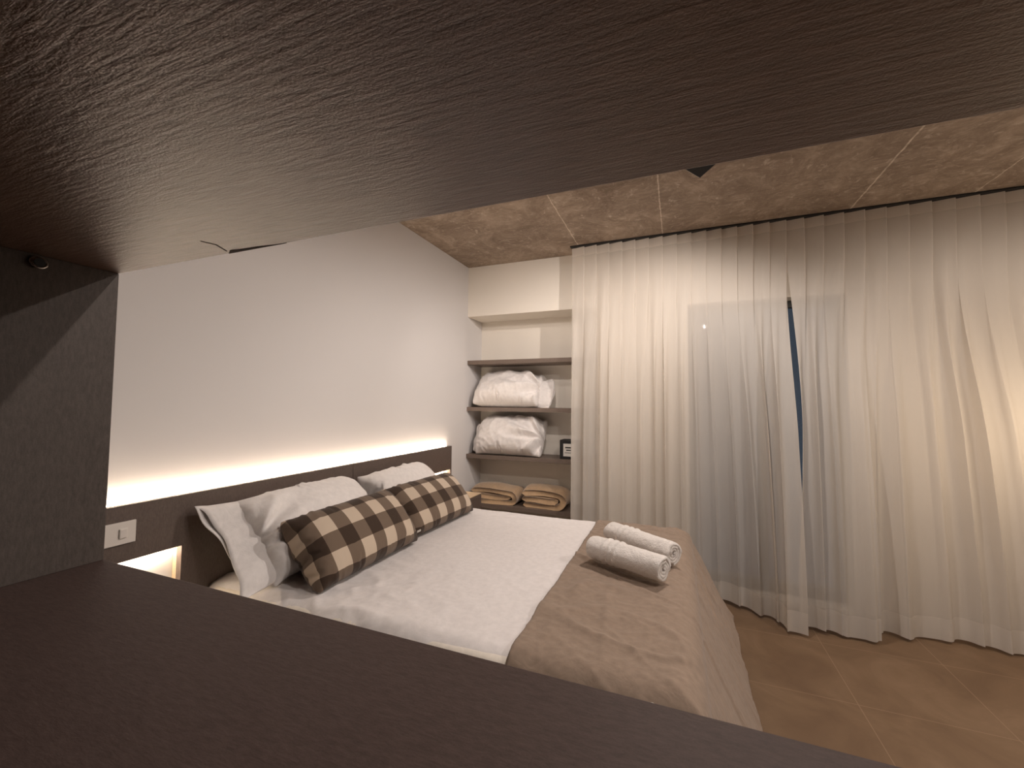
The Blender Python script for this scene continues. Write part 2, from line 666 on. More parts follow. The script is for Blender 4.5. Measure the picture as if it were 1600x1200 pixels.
MB().box(CE - TH, CRT + TH, CBK - .012, CBK, ZF, 1.2).build('back_panel', M['lam_bot'], unit)
MB().box(CE - TH, CRT + TH, CBK, CD, 1.2, 1.228, .0012).build('top_board', M['lam_top'], unit)
chip = MB()
for pts in ([(-.633, .4196), (-.618, .4110), (-.602, .4135), (-.566, .4150), (-.540, .4175), (-.512, .4196)],
            [(-.6215, .3720), (-.6155, .3885), (-.6265, .4115), (-.6245, .4115), (-.6135, .3885), (-.6205, .3720)]):
    n0 = len(chip.v)
    for zz in (CT - .0006, CT + .0004):
        chip.v += [Vector((a_, b_, zz)) for a_, b_ in pts]
    k_ = len(pts)
    chip.f.append([n0 + i for i in range(k_)])
    chip.f.append([n0 + k_ + i for i in reversed(range(k_))])
    for i in range(k_):
        chip.f.append([n0 + i, n0 + (i + 1) % k_, n0 + k_ + (i + 1) % k_, n0 + k_ + i])
chip.build('chipped_edge', M['chip'], tb_, label='dark chipped spot on the board edge')
pin = MB()
pc = (CE + .004, .318, .2125)
pin.torus((CE + .006, .318, .2105), (1, -.1, .25), .0088, .0019)
pin.cyl((CE + .004, .318, .2105), (1, 0, 0), .0085, .008, 24)
pn = pin.build('shelf_pin', M['steel'], unit, True, 'small clear and chrome round shelf pin')
MB().cyl((CE + .0085, .318, .2105), (1, 0, 0), .0062, .002, 20).build('screw_head', M['black_metal'], pn)

# ------------------------------------------------------------------ headboard with two lit recesses
HX, HZ = -1.735, -0.356
HY0, HYM, HY1 = 0.55, 1.905, 3.031
N0, N1, N2, N3, NZ, NB = 0.62, 1.021, 2.766, 3.010, -0.545, -0.735
hb = empty('headboard', (HX, HYM, ZF), 'long brown wall-mounted headboard panel behind the bed, glowing along its top edge', 'headboard')
XB = XL + .002


def hpanel(boxes, mat='lam_head', name='panel'):
    q = MB()
    for b in boxes:
        q.box(*b)
    return q.build(name, M[mat], hb)


gx0 = HX - .028   # the front board; behind it runs the light groove
pl = hpanel([(gx0, HX, HY0, HYM - .0018, NZ, HZ), (gx0, HX, N1, HYM - .0018, ZF + .02, NZ), (gx0, HX, HY0, N0, ZF + .02, NZ), (gx0, HX, N0, N1, ZF + .02, NB)])
pr = hpanel([(gx0, HX, HYM + .0018, HY1, NZ, HZ), (gx0, HX, HYM + .0018, N2, ZF + .02, NZ), (gx0, HX, N3, HY1, ZF + .02, NZ), (gx0, HX, N2, N3, ZF + .02, NB)])
hpanel([(XB, gx0, HY0, HY1, HZ - .040, HZ - .020), (XB, gx0, HY1 - .012, HY1, HZ - .020, HZ - .004)], name='light_channel')
for a, b in ((N0, N1), (N2, N3)):
    hpanel([(XB, gx0, a - .012, a, NB, NZ), (XB, gx0, b, b + .012, NB, NZ), (XB, gx0, a, b, NZ, NZ + .01), (XB, gx0, a - .012, b + .012, NB - .012, NB)], 'oak', 'recess_lining')
MB().box(XB + .006, gx0 - .006, HY0 + .01, HY1 - .02, HZ - .008, HZ - .002).build('light_strip', M['led'], hb, label='glowing warm light strip')
for a, b in ((N0, N1), (N2, N3)):
    MB().box(XB + .004, gx0 - .004, a + .01, b - .01, NZ - .005, NZ - .001).build('light_strip', M['led_niche'], hb, label='glowing warm light strip')

sw = empty('light_switch', (HX, .80, -.446), 'white double switch and socket plate on the headboard at the left', 'light switch')
MB().box(HX, HX + .008, .712, .871, -.483, -.409, .002).build('cover_plate', M['white_plastic'], sw)
MB().box(HX + .008, HX + .014, .823, .845, -.462, -.430, .003).build('rocker', M['white_plastic'], sw)
so = MB()
so.box(HX + .008, HX + .012, .735, .785, -.470, -.422, .003)
so.build('socket', M['white_plastic'], sw)

# ------------------------------------------------------------------ ceiling spotlights
def spot(corner, size, rz, tilt, label, aim, power, cone=160, blend=.6):
    """square housing tipped so that one lower corner dips"""
    rot = Matrix.Rotation(tilt, 4, 'X') @ Matrix.Rotation(rz, 4, 'Z')
    c = Vector(corner) - rot @ Vector((size / 2, size / 2, 0))
    mt = Matrix.Translation(c) @ rot
    t = empty('ceiling_spotlight', (c.x, c.y, ZC), label, 'spotlight', None)
    bm = bmesh.new()
    bmesh.ops.create_cube(bm, size=1)
    for v in bm.verts:
        v.co = Vector((v.co.x * size, v.co.y * size, v.co.z * .04 + .02))
    bmesh.ops.bevel(bm, geom=bm.edges[:], offset=.001, segments=1, affect='EDGES')
    MB().bm(bm, mt).build('lamp_housing', M['black_metal'], t)
    bm = bmesh.new()
    bmesh.ops.create_cube(bm, size=1)
    for v in bm.verts:
        v.co = Vector((v.co.x * size * .94, v.co.y * .0012 + size / 2 + .0006, v.co.z * .008 + .003))
    MB().bm(bm, mt).build('lit_rim_strip', M['white_plastic'], t, label='thin pale strip standing in for the lit rim of one side')  # pale colour stands in for light caught on the housing rim
    MB().cyl((c.x, c.y, (c.z + .04 + ZC) / 2), (0, 0, 1), .012, ZC - c.z - .04, 16).build('stem', M['black_metal'], t)
    bm = bmesh.new()
    bmesh.ops.create_circle(bm, cap_ends=True, segments=24, radius=.024)
    MB().bm(bm, mt @ Matrix.Translation((-.012, -.012, -.0012))).build('lens', M['lens'], t)
    ld = bpy.data.lights.new('spot_light', 'SPOT')
    ld.energy = power
    ld.color = WARM
    ld.spot_size = math.radians(cone)
    ld.spot_blend = blend
    ld.shadow_soft_size = 0.02
    lo = bpy.data.objects.new('spot_light', ld)
    COL.objects.link(lo)
    lo.parent = t
    lo.location = W(c + Vector((0, 0, -.072))) - WLOC[t]
    lo.rotation_euler = Vector(aim).normalized().to_track_quat('-Z', 'Y').to_euler()
    return t


spot((.1185, 2.29, 1.165), .14, math.radians(45), math.radians(-20), 'black square ceiling spotlight, one corner showing below the top board', (-.30, .35, -1), LAMP_W)
spot((.35, .98, 1.14), .14, math.radians(45), 0, 'black square ceiling spotlight nearer the shelving unit', (-.1, 0, -1), LAMP_W * .55, 179, .3)
spot((1.7, 1.6, 1.14), .14, math.radians(45), 0, 'unseen black square ceiling spotlight over the bare floor, added to brighten the right curtain', (0, .1, -1), LAMP_W * .9, 179, .3)  # out of view; added to brighten the curtain at the right

spot((-.60, 1.88, 1.13), .12, math.radians(45), 0, 'unseen black square ceiling spotlight, added to fill the shelf recess with light', (-.30, 1, -.72), LAMP_W * .62, 92, 1.0)  # invented lamp, kept out of view, that lifts the dark shelf recess

# globe lamp standing beyond the right edge
fl_ = empty('floor_lamp', (1.95, 2.76, ZF), 'slim floor lamp with glowing globe beyond the right edge, beside the curtain', 'floor lamp')
MB().cyl((1.95, 2.76, ZF + .01), (0, 0, 1), .11, .02, 40).build('base', M['black_metal'], fl_)
MB().cyl((1.95, 2.76, ZF + .60), (0, 0, 1), .009, 1.18, 16).build('pole', M['black_metal'], fl_)
bm = bmesh.new()
bmesh.ops.create_uvsphere(bm, u_segments=32, v_segments=20, radius=.065)
MB().bm(bm, Matrix.Translation((1.95, 2.76, -.11))).build('globe', M['globe'], fl_, True)

# ------------------------------------------------------------------ recess shelves
for z, lab in ((.3868, 'top brown shelf in the recess, empty'), (-.0375, 'second brown recess shelf from the top, carrying one pillow'),
               (-.4627, 'third brown recess shelf, carrying a pillow and the black box'), (-.892, 'lowest brown recess shelf, carrying folded blankets')):
    o = MB().box(XL, NX, YB, YN, z - .036, z, .0015).build('wall_shelf', M['lam_shelf'])
    props(o, lab, 'shelf', 'shelves in the wall recess')

# black box with a white label
bb = empty('storage_box', (-.86, 3.47, -.4627), 'small black box with white front label, on the third shelf by the curtain', 'box')
MB().box(-.925, -.77, 3.43, 3.57, -.4627, -.305, .004).build('box_body', M['black'], bb)
lb = MB().box(-.893, -.80, 3.428, 3.43, -.44, -.335).build('front_label', M['label'], bb)
mk = MB()
mk.box(-.876, -.815, 3.4268, 3.428, -.372, -.362, .0004)
mk.box(-.868, -.82, 3.4268, 3.428, -.392, -.384, .0004)
mk.box(-.88, -.81, 3.4268, 3.428, -.412, -.408)
mk.build('printed_marks', M['black'], lb)

# ------------------------------------------------------------------ nightstand on the far side
ns = empty('nightstand', (-1.6, 2.9, -.9), 'small floating nightstand with pale wood top, between the bed and the shelves', 'nightstand')
MB().box(HX, -1.46, 2.755, HY1, -.90, -.722, .001).build('cabinet_body', M['lam_head'], ns)
MB().box(HX, -1.459, 2.755, HY1 + .001, -.722, -.716, .0008).build('table_top', M['oak'], ns)
MB().box(-1.46, -1.455, 2.765, HY1 - .01, -.885, -.735, .001).build('drawer', M['lam_head'], ns)

# ------------------------------------------------------------------ bed
BY0, BY1, BZ = 1.09, 2.67, -0.72
BX0, BX1 = HX + .004, .03
bed = empty('bed', (-.85, 1.88, ZF), 'wide double bed with white mattress standing against the brown headboard', 'bed')
MB().box(BX0 + .02, BX1 - .03, BY0 + .03, BY1 - .03, -1.25, -1.02, .01).build('bed_base', M['base'], bed)
MB().box(BX0, BX1 - .02, BY0 + .02, BY1 - .02, -1.02, BZ - .012, .04, 4).build('mattress', M['mattress'], bed, True)
for x in (BX0 + .10, BX1 - .10):
    for y in (BY0 + .10, BY1 - .10):
        MB().box(x - .03, x + .03, y - .03, y + .03, ZF, -1.25, .004).build('leg', M['base'], bed)


def fbm(p, o=4):
    return noise.fractal(Vector(p), 1.0, 2.0, o)


def ridge(p, o=3):
    s = 0
    a = 1.0
    q = Vector(p)
    for i in range(o):
        n = 1 - abs(noise.noise(q)) * 2
        s += a * max(0, n) ** 3
        a *= .5
        q = q * 2.1 + Vector((3.1, 1.7, 0))
    return s


def arc(t, edge, r, drop, flare):
    """fold a sheet over an edge: t signed distance past (edge - r); gives outward shift and drop"""
    if t <= 0:
        return t, 0.0
    L = r * math.pi / 2
    if t < L:
        a = t / r
        return r * math.sin(a), r * (1 - math.cos(a))
    k = min(t - L, drop)
    return r + k * flare, r + k


def sheet(name, xa, xb, over_foot, drop_side, r, lift, mat, flare_foot, flare_side, thick, wr, seed, step=.011):
    """cloth lying on the bed from x=xa to the foot, hanging over both sides"""
    vs, fs, uv = [], [], []
    La = (xb - r) - xa
    na = La + ((r * math.pi / 2 + over_foot) if over_foot else 0)
    if not over_foot:
        na = xb - xa
    half = (BY1 - BY0) / 2
    cy = (BY1 + BY0) / 2
    nb = half - r + r * math.pi / 2 + drop_side
    NA, NBt = max(2, int(na / step)), int(2 * nb / step)
    for i in range(NA + 1):
        a = na * i / NA
        if over_foot:
            dx, zx = arc(a - La, 0, r, over_foot, flare_foot)
            x = (xb - r) + dx if a > La else xa + a
        else:
            x, zx = xa + a, 0
        for j in range(NBt + 1):
            b = -nb + 2 * nb * j / NBt
            ab = abs(b)
            t = ab - (half - r)
            dy, zy = arc(t, 0, r, drop_side, flare_side)
            y = cy + math.copysign((half - r) + dy if t > 0 else ab, b)
            z = zx + zy - zx * zy / (max(zx, zy) + 1e-6) if (zx > 0 and zy > 0) else zx + zy
            z = -min(z, max(zx, zy) * 1.04) if (zx > 0 and zy > 0) else -z
            n = wr(x, y, a, b, zx, zy)
            sx = 1 if zx > r else 0
            vs.append((x + sx * n * .6, y + (math.copysign(n * .7, b) if zy > r else 0), BZ + lift + z + n))
    for i in range(NA):
        for j in range(NBt):
            q = i * (NBt + 1) + j
            fs.append((q, q + NBt + 1, q + NBt + 2, q + 1))
    o = link(name, [W(v) for v in vs], fs, mat, None, True)
    md = o.modifiers.new('thickness', 'SOLIDIFY')
    md.thickness = thick
    md.offset = -1
    return o


def wr_duvet(x, y, a, b, zx, zy):
    big = .007 * fbm((x * 1.6, y * 1.6, 1))
    near = max(0, min(1, (1.75 - y) / .5)) * max(0, min(1, (-.55 - x) / .5))
    small = .006 * ridge((x * 5 + .6 * y, y * 7, 3)) * (0.25 + 1.3 * near)
    far = max(0, 1 - abs(y - 2.5) / .16)
    long = .004 * far * math.sin((y * 60 + 1.5 * math.sin(x * 3)))
    return big + small + long * .5


def wr_throw(x, y, a, b, zx, zy):
    big = .006 * fbm((x * 2.2 + 5, y * 2.2, 1))
    small = .0045 * ridge((x * 4 + 1.5 * y + 9, y * 5, 5)) * (.4 + .6 * (noise.noise(Vector((x * 2, y * 2, 8))) + .5))
    fine = .0022 * ridge((x * 9, y * 17 + x * 4, 2))
    edge = .0 if x > -.4 else .002 * math.sin(y * 18)
    hang = 0
    if zy > .05 or zx > .06:
        hang = .003 * math.sin((x + y) * 21) * min(1, max(zx, zy) * 3)
    c1 = noise.noise(Vector((x * 1.7 + 2, y * 3.1 + x * 1.2, 4)))
    c2 = noise.noise(Vector((x * 4.1 + y * 2, y * 2.3 + 7, 9)))
    crease = .007 * math.exp(-(c1 / .035) ** 2) + .006 * math.exp(-(c2 / .05) ** 2) * (noise.noise(Vector((x * 3, y * 3, 1))) + .45)
    pull = .008 * math.exp(-(((x + .22 + (y - 1.4) * .12) / .022) ** 2)) * math.exp(-(((y - 1.45) / .18) ** 2)) * (1 + .6 * math.sin(y * 45))
    pull2 = .012 * math.exp(-(((x + .36 - (y - 1.62) * .3) / .02) ** 2)) * math.exp(-(((y - 1.63) / .06) ** 2))
    return big + small + fine + edge + hang + pull + pull2 + crease


dv = sheet('duvet', BX0 + .0, -.30, 0, .40, .10, 0, M['sheet'], 0, .12, .012, wr_duvet, 1)
props(dv, 'white duvet cover spread smooth over the upper part of the bed', 'duvet')
th = sheet('bed_throw', -.455, .075, .40, .40, .10, .010, M['throw'], .52, .12, .008, wr_throw, 2, .0075)
props(th, 'taupe linen throw laid across the foot end of the bed and hanging over it', 'throw')

# ------------------------------------------------------------------ pillows and cushions (inflated cloth)


def inflate(w, h, nx, ny, pressure, frames, seed=0, shrink=0.0, stiff=8, bend=.05, barrel=.09, clip=.12, even=.45):
    """two sewn panels blown up by air pressure; returns verts (metres), faces, rest uv"""
    rnd = random.Random(seed)
    vs, fs, uv = [], [], []
    idx = {}

    def vert(i, j, side):
        edge = i in (0, nx) or j in (0, ny)
        k = (i, j, 0 if edge else side)
        if k not in idx:
            x = w * (i / nx - .5)
            y = h * (j / ny - .5)
            z = 0 if edge else side * (.012 + .002 * rnd.random())
            idx[k] = len(vs)
            # fuller middle and clipped corners, so the seams end up straight once blown up
            a_, b_ = 2 * i / nx - 1, 2 * j / ny - 1
            cl = max(0, abs(a_) + abs(b_) - 1.86) * clip
            vs.append((x * (1 + barrel * (1 - b_ * b_) * h / w - cl), y * (1 + barrel * (1 - a_ ** 4) - cl), z))
            uv.append((i / nx, j / ny))
        return idx[k]
    for side in (1, -1):
        for i in range(nx):
            for j in range(ny):
                q = [vert(i, j, side), vert(i + 1, j, side), vert(i + 1, j + 1, side), vert(i, j + 1, side)]
                if side < 0:
                    q.reverse()
                fs.append(q)
    me = bpy.data.meshes.new('sim')
    me.from_pydata(vs, [], fs)
    o = bpy.data.objects.new('sim', me)
    COL.objects.link(o)
    md = o.modifiers.new('cloth', 'CLOTH')
    st = md.settings
    st.quality = 6
    st.mass = .25
    st.tension_stiffness = stiff
    st.compression_stiffness = stiff
    st.shear_stiffness = stiff * .5
    st.bending_stiffness = bend
    st.use_pressure = True
    st.uniform_pressure_force = pressure
    st.air_damping = 2
    st.shrink_min = shrink
    st.effector_weights.gravity = 0
    md.point_cache.frame_start = 1
    md.point_cache.frame_end = frames + 1
    for f in range(1, frames + 1):
        SC.frame_set(f)
    dg = bpy.context.evaluated_depsgraph_get()
    ev = o.evaluated_get(dg)
    out = [v.co.copy() for v in ev.data.vertices]
    bpy.data.objects.remove(o)
    bpy.data.meshes.remove(me)
    SC.frame_set(1)
    # draw the buckled outline straight again and even out the filling
    ytop = [out[idx[(i, ny, 0)]].y for i in range(nx + 1)]
    ybot = [out[idx[(i, 0, 0)]].y for i in range(nx + 1)]
    mid_ = range(nx // 8, nx - nx // 8)
    ht = sum(ytop[i] - ybot[i] for i in mid_) / len(mid_) / 2
    zmx = sorted(abs(v.z) for v in out)[int(len(out) * .9)]
    for (i, j, sd), k in idx.items():
        a_, b_ = 2 * i / nx - 1, 2 * j / ny - 1
        p = out[k]
        e = ytop[i] if p.y > 0 else -ybot[i]
        p.y *= 1 + (ht / max(e, .01) - 1) * .85 * (1 - a_ ** 8)
        if sd:
            za = zmx * 1.05 * math.sqrt(max(0, (1 - a_ ** 4) * (1 - abs(b_) ** 2.6)))
            p.z = p.z * (1 - even) + sd * za * even
    return out, fs, uv


def place(name, data, centre, e_len, e_h, mat, parent=None, thick=1.0, deform=None, clamp=None, uvs=None, sub=1, label=None):
    """put an inflated cushion in the world: centre in plan units, axes as world directions"""
    vs, fs, uv = data
    el = Vector(e_len).normalized()
    eh = Vector(e_h).normalized()
    en = el.cross(eh).normalized()
    c = W(centre)
    out = []
    for v in vs:
        p = Vector(v)
        if deform:
            p = deform(p)
        q = c + el * p.x + eh * p.y + en * p.z * thick
        if clamp:
            q = clamp(q)
        out.append(q)
    o = link(name, out, fs, mat, parent, True, uvs or uv, label)
    if sub:
        sm = o.modifiers.new('smooth', 'SUBSURF')
        sm.levels = sub
        sm.render_levels = sub
    return o


def soft_floor(q, z, k=.02):
    d = q.z - z
    if d < k:
        q.z = z + k * math.exp((d - k) / k) if d > -10 else z
    return q


BEDZ = W((0, 0, BZ + .012)).z
HBX = W((HX + .006, 0, 0)).x


def on_bed(q):
    q = soft_floor(q, BEDZ, .012)
    if q.x < HBX + .008:
        q.x = HBX + .008 * math.exp((q.x - HBX - .008) / .03)
    return q


# --- two white bed pillows leaning on the headboard
dataA = inflate(.76, .50, 64, 42, 7.0, 26, 1, barrel=.12, clip=.15, even=.75)
dataB = inflate(.72, .46, 64, 42, 6.5, 26, 2, barrel=.12, clip=.15, even=.75)

lean = Vector((-.30, 0, .32))


def flap(name, parent, mat, y0, xc, zc, hw, th, length, dirv, up, bend=0.0, seed=0, n=56, m=9):
    """open mouth of a pillow case: a flattened tube standing out of the pillow end (plan units)"""
    d = Vector(dirv).normalized()
    u = Vector(up).normalized()
    nn = d.cross(u).normalized()
    vs, fs = [], []
    for i in range(m + 1):
        t = i / m
        for k in range(n):
            a = 2 * math.pi * k / n
            wv = 1 + .05 * math.sin(3 * a + seed) * t
            ha = (hw * (1 + .10 * t)) * math.cos(a) * wv
            ta = th * (1 - .86 * t) * math.sin(a) * (1 + .5 * t * math.sin(2 * a + seed))
            rip = .006 * t * math.sin(7 * a + seed * 2)
            p = Vector((xc, y0, zc)) + u * ha + nn * (ta + rip) + d * (length * t * (1 + .12 * math.sin(2 * a + seed)))
            p += nn * bend * t * t
            vs.append(W(p))
    for i in range(m):
        for k in range(n):
            fs.append((i * n + k, i * n + (k + 1) % n, (i + 1) * n + (k + 1) % n, (i + 1) * n + k))
    vs = [on_bed(v) for v in vs] if seed < 10 else vs
    o = link(name, vs, fs, mat, parent, True)
    md = o.modifiers.new('thickness', 'SOLIDIFY')
    md.thickness = .003
    return o


def sag(amount, w, crease=0.0, cx=-.38, seed=0):
    def f(p):
        z = p.z - amount * (p.y / w) ** 2
        if crease and p.z > -.01:
            # folds that run inward from the open end of the case
            d = Vector((p.x - cx, p.y + .04))
            ang = math.atan2(d.y, d.x)
            fall = math.exp(-(d.length / .34) ** 2) * min(1, abs(p.z) * 18)
            z += crease * fall * (math.sin(ang * 7 + seed) + .6 * math.sin(ang * 13 + seed * 2 + d.length * 9))
            z += crease * .35 * ridge((p.x * 6 + seed, p.y * 9 + p.x * 3, seed)) * min(1, abs(p.z) * 18)
        return Vector((p.x, p.y, z))
    return f


pA = place('pillow', dataA, (-1.545, 1.465, -.545), (0, 1, .015), lean, M['pillow'], None, .85, sag(.03, .25, .020, -.38, 1), on_bed)
props(pA, 'big white pillow leaning on the headboard at the near side of the bed', 'pillow', 'white pillows at the head of the bed')
flap('pillowcase_mouth', pA, M['pillow'], 1.20, -1.555, -.55, .185, .06, .15, (.05, -1, -.02), lean, 0, 1)
pB = place('pillow', dataB, (-1.575, 2.19, -.545), (0, 1, .02), lean, M['pillow'], None, .74, sag(.03, .25, .012, -.38, 2), on_bed)
props(pB, 'white pillow leaning on the headboard at the far side, beside the nightstand', 'pillow', 'white pillows at the head of the bed')

# --- two gingham cushions
dataC = inflate(.75, .40, 70, 36, 11.0, 26, 3)


def guv(data, nx, ny, ox, oy):
    return [(u * nx + ox, v * ny + oy) for u, v in data[2]]


def pucker(p):
    e = max(0, 1 - (.375 - abs(p.x)) / .10) ** 1.5
    f = max(0, 1 - (.20 - abs(p.y)) / .06) ** 2
    k = min(1, abs(p.z) * 25)
    z = p.z + math.copysign(.005 * e * math.sin(p.y * 75 + p.x * 8) + .003 * f * math.sin(p.x * 60 + p.y * 20), p.z) * k
    return Vector((p.x, p.y, z))


lc = Vector((-.19, 0, .215))
cA = place('cushion', dataC, (-1.335, 1.508, -.588), (-.02, 1, .0), lc, M['gingham'], None, 1.0, pucker, on_bed, guv(dataC, 4.7, 2.5, .88, .12))
props(cA, 'brown and cream gingham cushion nearest the camera on the bed', 'cushion', 'gingham cushions on the bed')
cB = place('cushion', dataC, (-1.372, 2.158, -.596), (.05, 1, .0), lc, M['gingham'], None, 1.0, pucker, on_bed, guv(dataC, 4.7, 2.5, .80, .12))
props(cB, 'brown and cream gingham cushion at the far side of the bed, behind the nearer one', 'cushion', 'gingham cushions on the bed')
tg = MB().box(-1.222, -1.220, 1.80, 1.832, -.655, -.645).build('care_tag', M['tag'], cA, label='small pale care tag')

# --- pillows lying on the shelves
dataD = inflate(.74, .48, 60, 40, 8.0, 26, 4, barrel=.12, clip=.15, even=.6)


def on_shelf(zs):
    z0 = W((0, 0, zs)).z + .001
    yb = W((0, YN, 0)).y - .004

    xl = W((XL, 0, 0)).x + .004

    def f(q):
        q = soft_floor(q, z0, .01)
        if q.y > yb:
            q.y = yb
        if q.x < xl:
            q.x = xl
        return q
    return f


pC = place('pillow', dataD, (-1.425, 3.535, .115), (1, .02, -.03), (0, .35, .30), M['pillow'], None, 1.12, sag(0, 1, .034, .38, 3), on_shelf(-.0375))
props(pC, 'crumpled white pillow lying on the second shelf of the recess', 'pillow', 'spare pillows on the recess shelves')
flap('pillowcase_mouth', pC, M['pillow'], 3.52, -1.15, .08, .13, .05, .14, (1, -.1, .12), (0, .25, .5), 0, 11)
pD = place('pillow', dataD, (-1.40, 3.52, -.305), (1, 0, 0), (0, .25, .34), M['pillow'], None, 1.25, sag(0, 1, .03, .36, 5), on_shelf(-.4627))
props(pD, 'puffy white pillow lying on the third shelf of the recess beside the black box', 'pillow', 'spare pillows on the recess shelves')
flap('pillowcase_mouth', pD, M['pillow'], 3.50, -1.66, -.31, .12, .045, .085, (-1, -.1, -.1), (0, .2, .5), 0, 12)

# ------------------------------------------------------------------ folded blankets


def blanket(x0, x1, y0, y1, z0, h, layers, label, seed):
    """a blanket folded into a stack: one long strip folded back and forth, rounded at its folds"""
    rnd = random.Random(seed)
    lh = h / 3
    t = lh * .47
    R_ = h / 2 - t

    def strip(pts):
        nrm = []
        for i in range(len(pts)):
            d = pts[min(i + 1, len(pts) - 1)] - pts[max(i - 1, 0)]
            nrm.append(Vector((-d.y, d.x)).normalized())
        n_ = len(pts) - 1
        tk = [t * math.sqrt(max(.08, 1 - max(0, 1 - min(i, n_ - i) / 1.2) ** 2)) for i in range(n_ + 1)]
        return [p + n * k for p, n, k in zip(pts, nrm, tk)] + [p - n * k for p, n, k in reversed(list(zip(pts, nrm, tk)))]
    xa, xb = x0 + .01, x1 - t - R_
    outer = [Vector((xa + (xb - xa) * i / 12, z0 + t)) for i in range(13)]
    outer += [Vector((xb + R_ * math.sin(math.pi * i / 8), z0 + t + R_ - R_ * math.cos(math.pi * i / 8))) for i in range(1, 8)]
    outer += [Vector((xb + (xa - .004 - xb) * i / 12, z0 + h - t + .014 * math.sin(math.pi * i / 12))) for i in range(13)]
    inner = [Vector((xa - .006 + (xb + R_ * .35 - xa) * i / 12, z0 + h / 2 + .006 * math.sin(i * .5 + seed))) for i in range(13)]
    strips = [strip(outer), strip(inner)]
    m_ = 26
    vs, fs = [], []
    cx = (x0 + x1) / 2
    for loop in strips:
        base = len(vs)
        nl = len(loop)
        for j in range(m_ + 1):
            v = j / m_
            y = y0 + (y1 - y0) * v
            e = min(v, 1 - v) * m_
            sh = 1 - .02 * max(0, 1 - e / 2.5) ** 2
            top = 1 - .16 * (2 * v - 1) ** 2
            for i, p in enumerate(loop):
                zz = z0 + (p.y - z0) * top
                dx = .004 * fbm((p.x * 7, y * 7, seed))
                dz = .006 * fbm((p.x * 6 + 4, y * 6, seed)) * ((zz - z0) / h)
                fr_ = .012 * math.sin(p.x * 11 + seed + zz * 40) * max(0, 1 - e / 4) if v < .5 else 0
                vs.append(W((cx + (p.x - cx) * sh + dx, y + fr_ + .012, max(z0 + .002, zz + dz))))
        for j in range(m_):
            for i in range(nl):
                fs.append((base + j * nl + i, base + j * nl + (i + 1) % nl, base + (j + 1) * nl + (i + 1) % nl, base + (j + 1) * nl + i))
        npt = nl // 2
        for j, flip in ((0, False), (m_, True)):
            for i in range(npt - 1):
                q = (base + j * nl + i, base + j * nl + nl - 1 - i, base + j * nl + nl - 2 - i, base + j * nl + i + 1)
                fs.append(q if flip else q[::-1])
    o = link('folded_blanket', vs, fs, M['wool'], None, True)
    props(o, label, 'blanket', 'folded beige blankets on the lowest shelf')
    b = o.modifiers.new('subd', 'SUBSURF')
    b.levels = b.render_levels = 1
    return o


blanket(-1.755, -1.29, YB + .005, 3.64, -.892, .150, 3, 'beige fleece blanket folded on the lowest shelf, next to the nightstand', 1)
blanket(-1.255, -.86, YB + .005, 3.64, -.892, .172, 3, 'taller tan fleece blanket folded on the lowest shelf, next to the curtain', 6)

# ------------------------------------------------------------------ rolled towels


def towel(p0, p1, R, label, seed):
    """p0 -> p1 axis in plan units; a sheet wound into a roll, its coil showing at the ends"""
    a, b = W(p0), W(p1)
    ax = (b - a)
    L = ax.length
    ax.normalize()
    up = Vector((0, 0, 1))
    sx = ax.cross(up).normalized()
    uu = sx.cross(ax).normalized()
    turns = 3.4
    t = R / (turns + .35) * .44
    ns_ = 150
    cl = []
    for i in range(ns_ + 1):
        q = i / ns_
        r = t * .9 + (R - t - t * .9) * q
        th_ = turns * 2 * math.pi * q + seed
        rr = r * (1 + .05 * math.sin(3 * th_ + seed) * (1 - q))
        cl.append(Vector((rr * math.cos(th_), rr * math.sin(th_) * .93)))
    nr = []
    for i in range(ns_ + 1):
        d = cl[min(i + 1, ns_)] - cl[max(i - 1, 0)]
        nr.append(Vector((-d.y, d.x)).normalized())
    loop = [c + n * t for c, n in zip(cl, nr)] + [c - n * t for c, n in reversed(list(zip(cl, nr)))]
    nl = len(loop)
    m_ = 120
    vs, fs = [], []
    for j in range(m_ + 1):
        v = j / m_
        s = v * L
        band = 0
        for c_ in (.24, .33, .42):
            band += math.exp(-((v - c_) / .020) ** 2)
        e = min(v, 1 - v)
        rnd_ = 1 - .07 * max(0, 1 - e / .035) ** 2
        for i, p in enumerate(loop):
            ang = math.atan2(p.y, p.x)
            rad = p.length
            k = rad / R
            g = rnd_ * (1 + .12 * band * k * k) + .03 * k * noise.noise(Vector((math.cos(ang) * 5, math.sin(ang) * 5, s * 45 + seed))) + .07 * k * noise.noise(Vector((math.cos(ang) * 1.6, math.sin(ang) * 1.6, s * 9 + seed * 7)))
            off = .010 * noise.noise(Vector((rad * 60, ang, seed))) * (1 if v > .5 else -1) * (1 if e < .04 else 0)
            w_ = a + ax * (s + off) + sx * p.x * g + uu * p.y * g
            vs.append(w_)
    for j in range(m_):
        for i in range(nl):
            fs.append((j * nl + i, j * nl + (i + 1) % nl, (j + 1) * nl + (i + 1) % nl, (j + 1) * nl + i))
    nc = ns_ + 1
    for j, fl in ((0, True), (m_, False)):
        for i in range(nc - 1):
            q = (j * nl + i, j * nl + nl - 1 - i, j * nl + nl - 2 - i, j * nl + i + 1)
            fs.append(q if fl else q[::-1])
    o = link('rolled_towel', vs, fs, M['towel'], None, True)
    props(o, label, 'towel', 'rolled white towels on the throw')
    return o


towel((-.358, 1.900, -.641), (-.053, 1.748, -.641), .066, 'rolled white towel on the taupe throw, nearest the camera of the two', 1.0)
towel((-.320, 2.172, -.641), (-.020, 1.948, -.641), .064, 'rolled white towel on the taupe throw, behind the other towel near the curtain', 2.2)

# ------------------------------------------------------------------ curtains


def lerp(a, b, t):
    return a + (b - a) * t


